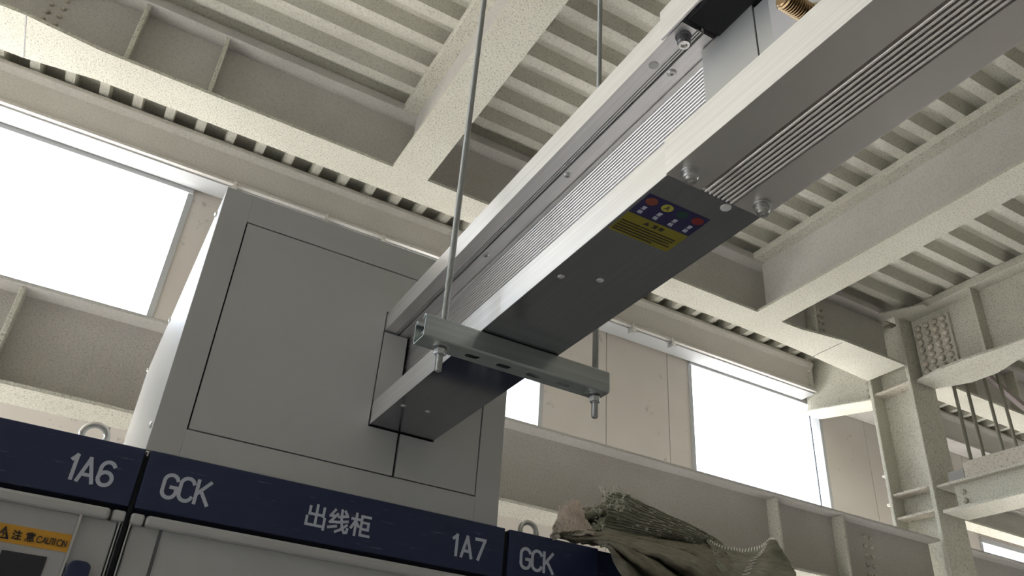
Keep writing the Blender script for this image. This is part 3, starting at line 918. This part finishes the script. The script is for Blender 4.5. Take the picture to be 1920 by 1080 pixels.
# side walls with inward lips, bottom plate built in pieces around the slots
m = MB()
m.prism([(SY0, SZ0 + 0.004), (SY0 + 0.0012, SZ0 + 0.0012), (SY0 + 0.004, SZ0), (SY0 + 0.012, SZ0), (SY0 + 0.012, SZ0 + tk), (SY0 + 0.005, SZ0 + tk), (SY0 + tk, SZ0 + 0.005)] + [(SY0 + tk, SZ1 - 0.006), (SY0 + 0.004, SZ1 - 0.003), (SY0 + 0.0075, SZ1 - 0.003), (SY0 + 0.0085, SZ1 - 0.009), (SY0 + 0.0105, SZ1 - 0.009), (SY0 + 0.009, SZ1 - 0.001), (SY0 + 0.005, SZ1), (SY0 + 0.002, SZ1 - 0.001), (SY0, SZ1 - 0.004)], 'X', SX0, SX1)
q = [(SY0, SZ0 + 0.004), (SY0 + 0.0012, SZ0 + 0.0012), (SY0 + 0.004, SZ0), (SY0 + 0.012, SZ0), (SY0 + 0.012, SZ0 + tk), (SY0 + 0.005, SZ0 + tk), (SY0 + tk, SZ0 + 0.005), (SY0 + tk, SZ1 - 0.006), (SY0 + 0.004, SZ1 - 0.003), (SY0 + 0.0075, SZ1 - 0.003), (SY0 + 0.0085, SZ1 - 0.009), (SY0 + 0.0105, SZ1 - 0.009), (SY0 + 0.009, SZ1 - 0.001), (SY0 + 0.005, SZ1), (SY0 + 0.002, SZ1 - 0.001), (SY0, SZ1 - 0.004)]
m.prism([(SY0 + SY1 - a, b) for a, b in q], 'X', SX0, SX1)
# bottom strip with rounded slots
slots = [0.468 + 0.0618 * k for k in range(6)]
ya, yb_ = SY0 + 0.012, SY1 - 0.012
ym = (ya + yb_) / 2
sw, sl = 0.0062, 0.0145
edges = [SX0]
for s in slots:
    edges += [s - sl, s + sl]
edges.append(SX1)
for i in range(0, len(edges), 2):
    m.box(edges[i], edges[i + 1], ya, yb_, SZ0, SZ0 + tk)
for s in slots:
    m.box(s - sl, s + sl, ya, ym - sw, SZ0, SZ0 + tk)
    m.box(s - sl, s + sl, ym + sw, yb_, SZ0, SZ0 + tk)
    for sg in (-1, 1):
        n_ = 6
        pts = [(s + sg * sl, ym - sw), (s + sg * sl, ym + sw)]
        pts += [(s + sg * (sl - sw + sw * math.sin(PI * (0.5 - 0) * 0 + PI / 2 * 0)), ym + sw)]
        a_ = [(s + sg * (sl - sw) + sg * sw * math.cos(t_), ym + sw * math.sin(t_)) for t_ in [PI / 2 * k / n_ for k in range(n_ + 1)]]
        m.prism([(s + sg * sl, ym + sw)] + a_[::-1], 'Z', SZ0, SZ0 + tk)
        m.prism([(s + sg * sl, ym - sw)] + [(a, 2 * ym - b) for a, b in a_[::-1]], 'Z', SZ0, SZ0 + tk)
m.build('channel_body', M['galv'], sc_)
MB().box(SX0 + 0.010, SX0 + 0.055, SY0 + 0.004, SY1 - 0.004, SZ1 - 0.024, SZ1 - 0.018).build('channel_nut_plate', M['steel'], sc_)

def hanger_rod(label, x):
    t = thing('threaded_rod', label, 'rod', (x, -0.525, 2.28), 'threaded rods of the duct hanger')
    MB().lathe((x, -0.525, 2.302), (0, 0, 1), [(0.0060, 0), (0.0060, DECK - 2.302 + 0.05)], 16).build('rod', M['rod'], t, smooth=False)
    pr = []
    z = 0.0
    while z < 0.034:
        pr += [(0.0064, z), (0.0053, z + 0.0008)]
        z += 0.0017
    MB().lathe((x, -0.525, 2.274), (0, 0, 1), [(0, 0), (0.0046, 0)] + [(a, b + 0.0015) for a, b in pr], 20).build('threaded_end', M['steel'], t)
    MB().lathe((x, -0.525, SZ0), (0, 0, -1), [(0.0150, 0), (0.0150, 0.0016)], 28).build('washer', M['steel'], t, 0.0003)
    MB().lathe((x, -0.525, SZ0 - 0.0016), (0, 0, -1), [(0.0105, 0), (0.0105, 0.0028)], 24).build('spring_washer', M['darksteel'], t, 0.0003)
    MB().lathe((x, -0.525, SZ0 - 0.0044), (0, 0, -1), [(0.0098, 0), (0.0110, 0.001), (0.0110, 0.0095), (0.0096, 0.0108)], 6).build('hex_nut', M['steel'], t, 0.0003)
    return t
hanger_rod('long threaded rod left of the duct, its hex nut under the strut channel', 0.469)
hanger_rod('threaded rod right of the duct, passing behind it to the strut channel', 0.787)

# ================================================================== TARPAULIN AND NETS ON THE RIGHT CABINET
def catmull(pts, n):
    P = [Vector(p) for p in pts]
    P = [P[0] * 2 - P[1]] + P + [P[-1] * 2 - P[-2]]
    out = []
    segs = len(P) - 3
    for i in range(n + 1):
        t = i / n * segs
        k = min(int(t), segs - 1)
        u = t - k
        a, b, c, d = P[k:k + 4]
        out.append(0.5 * ((2 * b) + (c - a) * u + (2 * a - 5 * b + 4 * c - d) * u * u + (3 * b - a - 3 * c + d) * u ** 3))
    return out
def surf(rows, nu, nv):
    R_ = [catmull(r, nu) for r in rows]
    cols = [catmull([r[i] for r in R_], nv) for i in range(nu + 1)]
    return [[cols[i][j] for i in range(nu + 1)] for j in range(nv + 1)]
TARP = [[(1.029,0.004,2.210),(1.088,0.004,2.231),(1.392,0.343,2.356),(1.539,0.411,2.393),(1.651,0.420,2.407),(1.782,0.420,2.421),(1.896,0.420,2.428),(2.007,0.404,2.396),(1.686,0.006,2.216)],
    [(1.031,0.004,2.210),(1.088,0.004,2.228),(1.312,0.227,2.314),(1.461,0.305,2.352),(1.583,0.329,2.370),(1.705,0.330,2.378),(1.825,0.330,2.382),(1.826,0.225,2.319),(1.608,-0.056,2.185)],
    [(1.038,0.007,2.208),(1.090,0.004,2.222),(1.243,0.121,2.272),(1.387,0.199,2.309),(1.504,0.221,2.321),(1.601,0.203,2.314),(1.668,0.166,2.298),(1.563,-0.029,2.211),(1.554,-0.083,2.156)],
    [(1.053,0.013,2.208),(1.096,0.004,2.219),(1.288,0.182,2.289),(1.432,0.260,2.323),(1.538,0.264,2.326),(1.607,0.216,2.306),(1.616,0.123,2.268),(1.547,-0.025,2.196),(1.587,-0.025,2.159)],
    [(1.065,0.008,2.208),(1.112,0.004,2.221),(1.242,0.104,2.266),(1.372,0.179,2.301),(1.478,0.196,2.310),(1.537,0.145,2.287),(1.524,0.036,2.240),(1.470,-0.088,2.173),(1.505,-0.088,2.135)],
    [(1.078,0.008,2.208),(1.118,0.004,2.217),(1.148,-0.035,2.214),(1.236,-0.005,2.228),(1.295,-0.028,2.219),(1.325,-0.090,2.191),(1.345,-0.137,2.163),(1.396,-0.137,2.136),(1.426,-0.137,2.104)],
    [(1.100,0.014,2.208),(1.128,0.004,2.214),(1.149,-0.038,2.207),(1.209,-0.043,2.206),(1.241,-0.089,2.184),(1.294,-0.106,2.169),(1.348,-0.106,2.153),(1.393,-0.106,2.128),(1.421,-0.106,2.104)],
    [(1.107,0.015,2.208),(1.134,0.004,2.212),(1.187,0.012,2.221),(1.235,-0.007,2.213),(1.267,-0.051,2.190),(1.328,-0.052,2.177),(1.380,-0.052,2.159),(1.423,-0.052,2.133),(1.452,-0.052,2.113)],
    [(1.111,0.011,2.208),(1.140,0.004,2.215),(1.123,-0.086,2.193),(1.162,-0.110,2.182),(1.183,-0.151,2.157),(1.232,-0.151,2.141),(1.274,-0.151,2.122),(1.310,-0.151,2.097),(1.338,-0.151,2.082)],
    [(1.120,0.016,2.208),(1.147,0.004,2.213),(1.064,-0.172,2.163),(1.087,-0.204,2.142),(1.126,-0.205,2.126),(1.164,-0.205,2.110),(1.196,-0.205,2.090),(1.224,-0.205,2.067),(1.248,-0.205,2.060)],
    [(1.128,0.014,2.208),(1.153,0.004,2.212),(1.088,-0.137,2.170),(1.110,-0.160,2.149),(1.146,-0.160,2.130),(1.175,-0.160,2.112),(1.201,-0.160,2.090),(1.225,-0.160,2.069),(1.246,-0.160,2.064)],
    [(1.135,0.015,2.208),(1.159,0.004,2.212),(1.039,-0.210,2.146),(1.059,-0.223,2.126),(1.084,-0.223,2.107),(1.106,-0.223,2.086),(1.126,-0.223,2.065),(1.142,-0.223,2.047),(1.159,-0.223,2.042)],
    [(1.144,0.013,2.208),(1.162,0.004,2.210),(1.039,-0.203,2.143),(1.058,-0.205,2.121),(1.078,-0.205,2.102),(1.094,-0.205,2.083),(1.108,-0.205,2.061),(1.122,-0.205,2.045),(1.136,-0.205,2.039)]]
NET = [[(1.598,0.620,2.569),(1.671,0.620,2.588),(1.763,0.620,2.573),(1.882,0.620,2.554),(2.004,0.620,2.536),(2.127,0.620,2.504),(2.023,0.411,2.375)],
    [(1.525,0.500,2.536),(1.595,0.500,2.551),(1.683,0.500,2.533),(1.796,0.500,2.513),(1.907,0.500,2.495),(2.017,0.500,2.465),(1.921,0.297,2.336)],
    [(1.476,0.420,2.496),(1.542,0.420,2.496),(1.623,0.420,2.481),(1.729,0.420,2.465),(1.829,0.420,2.451),(1.931,0.420,2.428),(1.754,0.144,2.277)],
    [(1.436,0.360,2.446),(1.494,0.360,2.445),(1.572,0.360,2.434),(1.673,0.360,2.426),(1.767,0.360,2.417),(1.859,0.360,2.395),(1.621,0.027,2.230)],
    [(1.413,0.330,2.406),(1.468,0.330,2.404),(1.544,0.330,2.399),(1.639,0.330,2.399),(1.728,0.330,2.396),(1.813,0.330,2.376),(1.537,-0.042,2.200)],
    [(1.409,0.330,2.376),(1.464,0.330,2.377),(1.540,0.330,2.379),(1.632,0.330,2.384),(1.716,0.330,2.385),(1.775,0.307,2.359),(1.505,-0.057,2.187)],
    [(1.351,0.262,2.326),(1.435,0.295,2.342),(1.538,0.333,2.363),(1.647,0.357,2.379),(1.730,0.359,2.383),(1.717,0.260,2.330),(1.498,-0.043,2.180)]]
MOUTH = [[(1.397,0.440,2.440),(1.417,0.440,2.454),(1.441,0.440,2.462),(1.469,0.440,2.468),(1.490,0.440,2.483)],
    [(1.371,0.400,2.406),(1.391,0.400,2.407),(1.416,0.400,2.418),(1.442,0.400,2.433),(1.470,0.400,2.456)],
    [(1.410,0.453,2.400),(1.444,0.473,2.412),(1.477,0.480,2.427),(1.502,0.480,2.446),(1.531,0.480,2.469)],
    [(1.315,0.286,2.337),(1.355,0.324,2.355),(1.403,0.360,2.380),(1.426,0.360,2.395),(1.454,0.360,2.411)],
    [(1.268,0.204,2.302),(1.313,0.245,2.320),(1.376,0.303,2.348),(1.423,0.339,2.371),(1.448,0.340,2.379)]]
SACK = [[(1.031,0.011,2.206),(1.220,0.308,2.333),(1.348,0.480,2.432),(1.379,0.480,2.464),(1.406,0.480,2.482),(1.423,0.480,2.464),(1.436,0.480,2.433),(1.426,0.433,2.391)],
    [(1.016,-0.018,2.203),(1.222,0.303,2.340),(1.291,0.380,2.405),(1.319,0.380,2.427),(1.343,0.380,2.439),(1.358,0.380,2.419),(1.374,0.380,2.393),(1.362,0.328,2.354)],
    [(1.004,-0.041,2.196),(1.175,0.218,2.308),(1.266,0.330,2.376),(1.291,0.330,2.391),(1.312,0.330,2.392),(1.329,0.330,2.379),(1.342,0.323,2.362),(1.323,0.265,2.331)],
    [(0.995,-0.055,2.190),(1.131,0.134,2.273),(1.252,0.293,2.347),(1.286,0.310,2.364),(1.305,0.310,2.364),(1.314,0.298,2.351),(1.299,0.250,2.326),(1.288,0.214,2.309)],
    [(0.992,-0.060,2.188),(1.079,0.041,2.234),(1.176,0.158,2.284),(1.233,0.216,2.310),(1.267,0.240,2.321),(1.264,0.214,2.309),(1.259,0.186,2.297),(1.263,0.176,2.293)],
    [(1.037,0.014,2.208),(1.058,0.004,2.212),(1.081,0.004,2.219),(1.099,0.004,2.224),(1.115,0.004,2.227),(1.127,0.004,2.228),(1.138,0.004,2.229),(1.146,0.004,2.229)]]
FRINGENET = [[(1.888,0.420,2.441),(1.931,0.420,2.428),(1.994,0.420,2.427),(2.062,0.420,2.437),(2.126,0.420,2.459),(2.167,0.420,2.489),(2.188,0.420,2.496)],
    [(1.815,0.340,2.405),(1.856,0.340,2.389),(1.917,0.340,2.386),(1.977,0.340,2.392),(2.041,0.340,2.415),(2.091,0.340,2.452),(2.124,0.340,2.462)],
    [(1.787,0.300,2.379),(1.821,0.296,2.361),(1.823,0.247,2.334),(1.877,0.254,2.338),(1.988,0.300,2.378),(2.058,0.300,2.414),(2.106,0.300,2.416)],
    [(1.761,0.263,2.348),(1.700,0.158,2.294),(1.617,0.032,2.238),(1.627,0.007,2.228),(1.852,0.176,2.305),(2.037,0.270,2.371),(2.102,0.270,2.369)],
    [(1.663,0.143,2.288),(1.542,-0.024,2.214),(1.509,-0.088,2.177),(1.537,-0.088,2.171),(1.610,-0.067,2.194),(1.906,0.138,2.289),(1.997,0.152,2.297)],
    [(1.493,-0.053,2.201),(1.486,-0.093,2.168),(1.512,-0.093,2.149),(1.540,-0.093,2.140),(1.591,-0.093,2.153),(1.675,-0.093,2.174),(1.749,-0.092,2.180)]]
def jitter(grid, amp, seed):
    r = random.Random(seed)
    from mathutils import noise as mn
    out = []
    for row in grid:
        o = []
        for p in row:
            q = p * 26.0
            q2 = p * 70.0
            p = p + Vector((0, mn.noise(q2 + Vector((seed, 1, 0))), mn.noise(q2 + Vector((2, seed, 0))))) * amp * 0.4
            o.append(p + Vector((mn.noise(q + Vector((seed, 0, 0))), mn.noise(q + Vector((0, seed, 0))), mn.noise(q + Vector((0, 0, seed))))) * amp)
        out.append(o)
    return out
def cloth(name, rows, mat, nu, nv, amp, seed, label, thick=0.003, pleat=0.0):
    gr = jitter(surf(rows, nu, nv), amp, seed)
    if pleat:
        for r_ in gr:
            for i, p in enumerate(r_):
                p.y += pleat * math.sin(i * 1.25 + 0.8 * math.sin(p.z * 60)) 
    o = MB().sheet(gr).build(name, mat, smooth=True)
    s = o.modifiers.new('thickness', 'SOLIDIFY'); s.thickness = thick; s.offset = 0
    tag(o, label, 'cloth')
    return o, gr
tarp, g1 = cloth('folded_tarpaulin', TARP, M['tarp'], 120, 110, 0.006, 3, 'crumpled olive tarpaulin draped in folds over the right cabinet edge')
net, g2 = cloth('rolled_net', NET, M['net'], 70, 48, 0.004, 11, 'rolled green-grey woven net with a frayed tuft, lying above the tarpaulin')
def ribbed(grid, amp, n):
    return grid
sack, g3 = cloth('sackcloth', SACK, M['sack'], 66, 44, 0.007, 5, 'pale pinkish bunched sackcloth at the left end of the pile', pleat=0.006)
fn, g4 = cloth('fringed_net', FRINGENET, M['net'], 60, 36, 0.004, 8, 'olive woven net with pale ticked fringe at the lower right of the pile')
mo = MB().sheet(jitter(surf(MOUTH, 24, 20), 0.010, 4)).build('ragged_mouth', M['net'], net, smooth=True)
s = mo.modifiers.new('thickness', 'SOLIDIFY'); s.thickness = 0.003
# ribs along the roll
m = MB()
for j in range(3, len(g2) - 6, 3):
    m.tube([p + Vector((0, -0.003, 0.002)) for p in g2[j][1:-6:3]], 0.0022, 5)
m.build('ribs', M['net'], net, smooth=True)
def fray(pts, rng, n, ln, up=Vector((0, 0, 1)), r=0.0009, curl=0.6):
    m = MB()
    for k in range(n):
        p = Vector(rng.choice(pts)) + Vector((rng.uniform(-1, 1), rng.uniform(-1, 1), rng.uniform(-.5, .5))) * 0.008
        d = (up + Vector((rng.uniform(-1, 1), rng.uniform(-1, .4), rng.uniform(-.6, .6))) * 0.9).normalized()
        q = [p]
        l_ = ln * rng.uniform(0.4, 1.2)
        for i in range(6):
            d = (d + Vector((rng.uniform(-1, 1), rng.uniform(-1, 1), rng.uniform(-1, 1))) * curl).normalized()
            q.append(q[-1] + d * l_ / 6)
        m.tube(q, r, 4)
    return m
rg = random.Random(21)
fray([r_[i] for r_ in g2[4:30] for i in range(0, 12)], rg, 90, 0.036, r=0.0012, curl=1.1).build('frayed_threads', M['fibre'], net, kind='stuff')
fray([p for r_ in surf(MOUTH, 24, 20) for p in r_], rg, 120, 0.026, r=0.0014, curl=1.2).build('frayed_threads', M['fibre'], net, kind='stuff')
fray([r_[i] for r_ in g3[0:10] for i in range(16, 32)], rg, 40, 0.02).build('frayed_threads', M['sack'], sack, kind='stuff')
fray([r_[i] for r_ in g2[2:14] for i in range(46, 64)], rg, 24, 0.016, r=0.0009).build('loose_threads', M['fibre'], net, kind='stuff')
# specks of pale thread over the roll
m = MB()
for k in range(70):
    j = rg.randrange(4, len(g2) - 8); i = rg.randrange(8, 66)
    p = g2[j][i] + Vector((0, -0.004, 0.003))
    d = (g2[j][i + 1] - g2[j][i - 1]).normalized() * rg.uniform(0.003, 0.007)
    m.tube([p - d, p + d], 0.0018, 5)
m.build('pale_flecks', M['fibre'], net, kind='stuff')
# ticked fringe of the right net
m = MB()
for i in range(3, 60, 2):
    a = g4[0][i]; b = g4[6][i]
    off = Vector((0, -0.004, 0.002))
    m.tube([a + off, (a + b) / 2 + off, b + off], 0.0022, 4)
m.build('ticked_fringe', M['fibre'], fn)
m = MB()
for j in range(3, 34, 2):
    c = g4[j]
    k0 = int(46 - 18 * (j / 30)); 
    off = Vector((0, -0.004, 0.002))
    m.tube([c[k0] + off, c[k0 + 3] + off + Vector((0, -0.002, 0)), c[k0 + 5] + off], 0.0022, 4)
m.build('ticked_stripe', M['fibre'], fn)
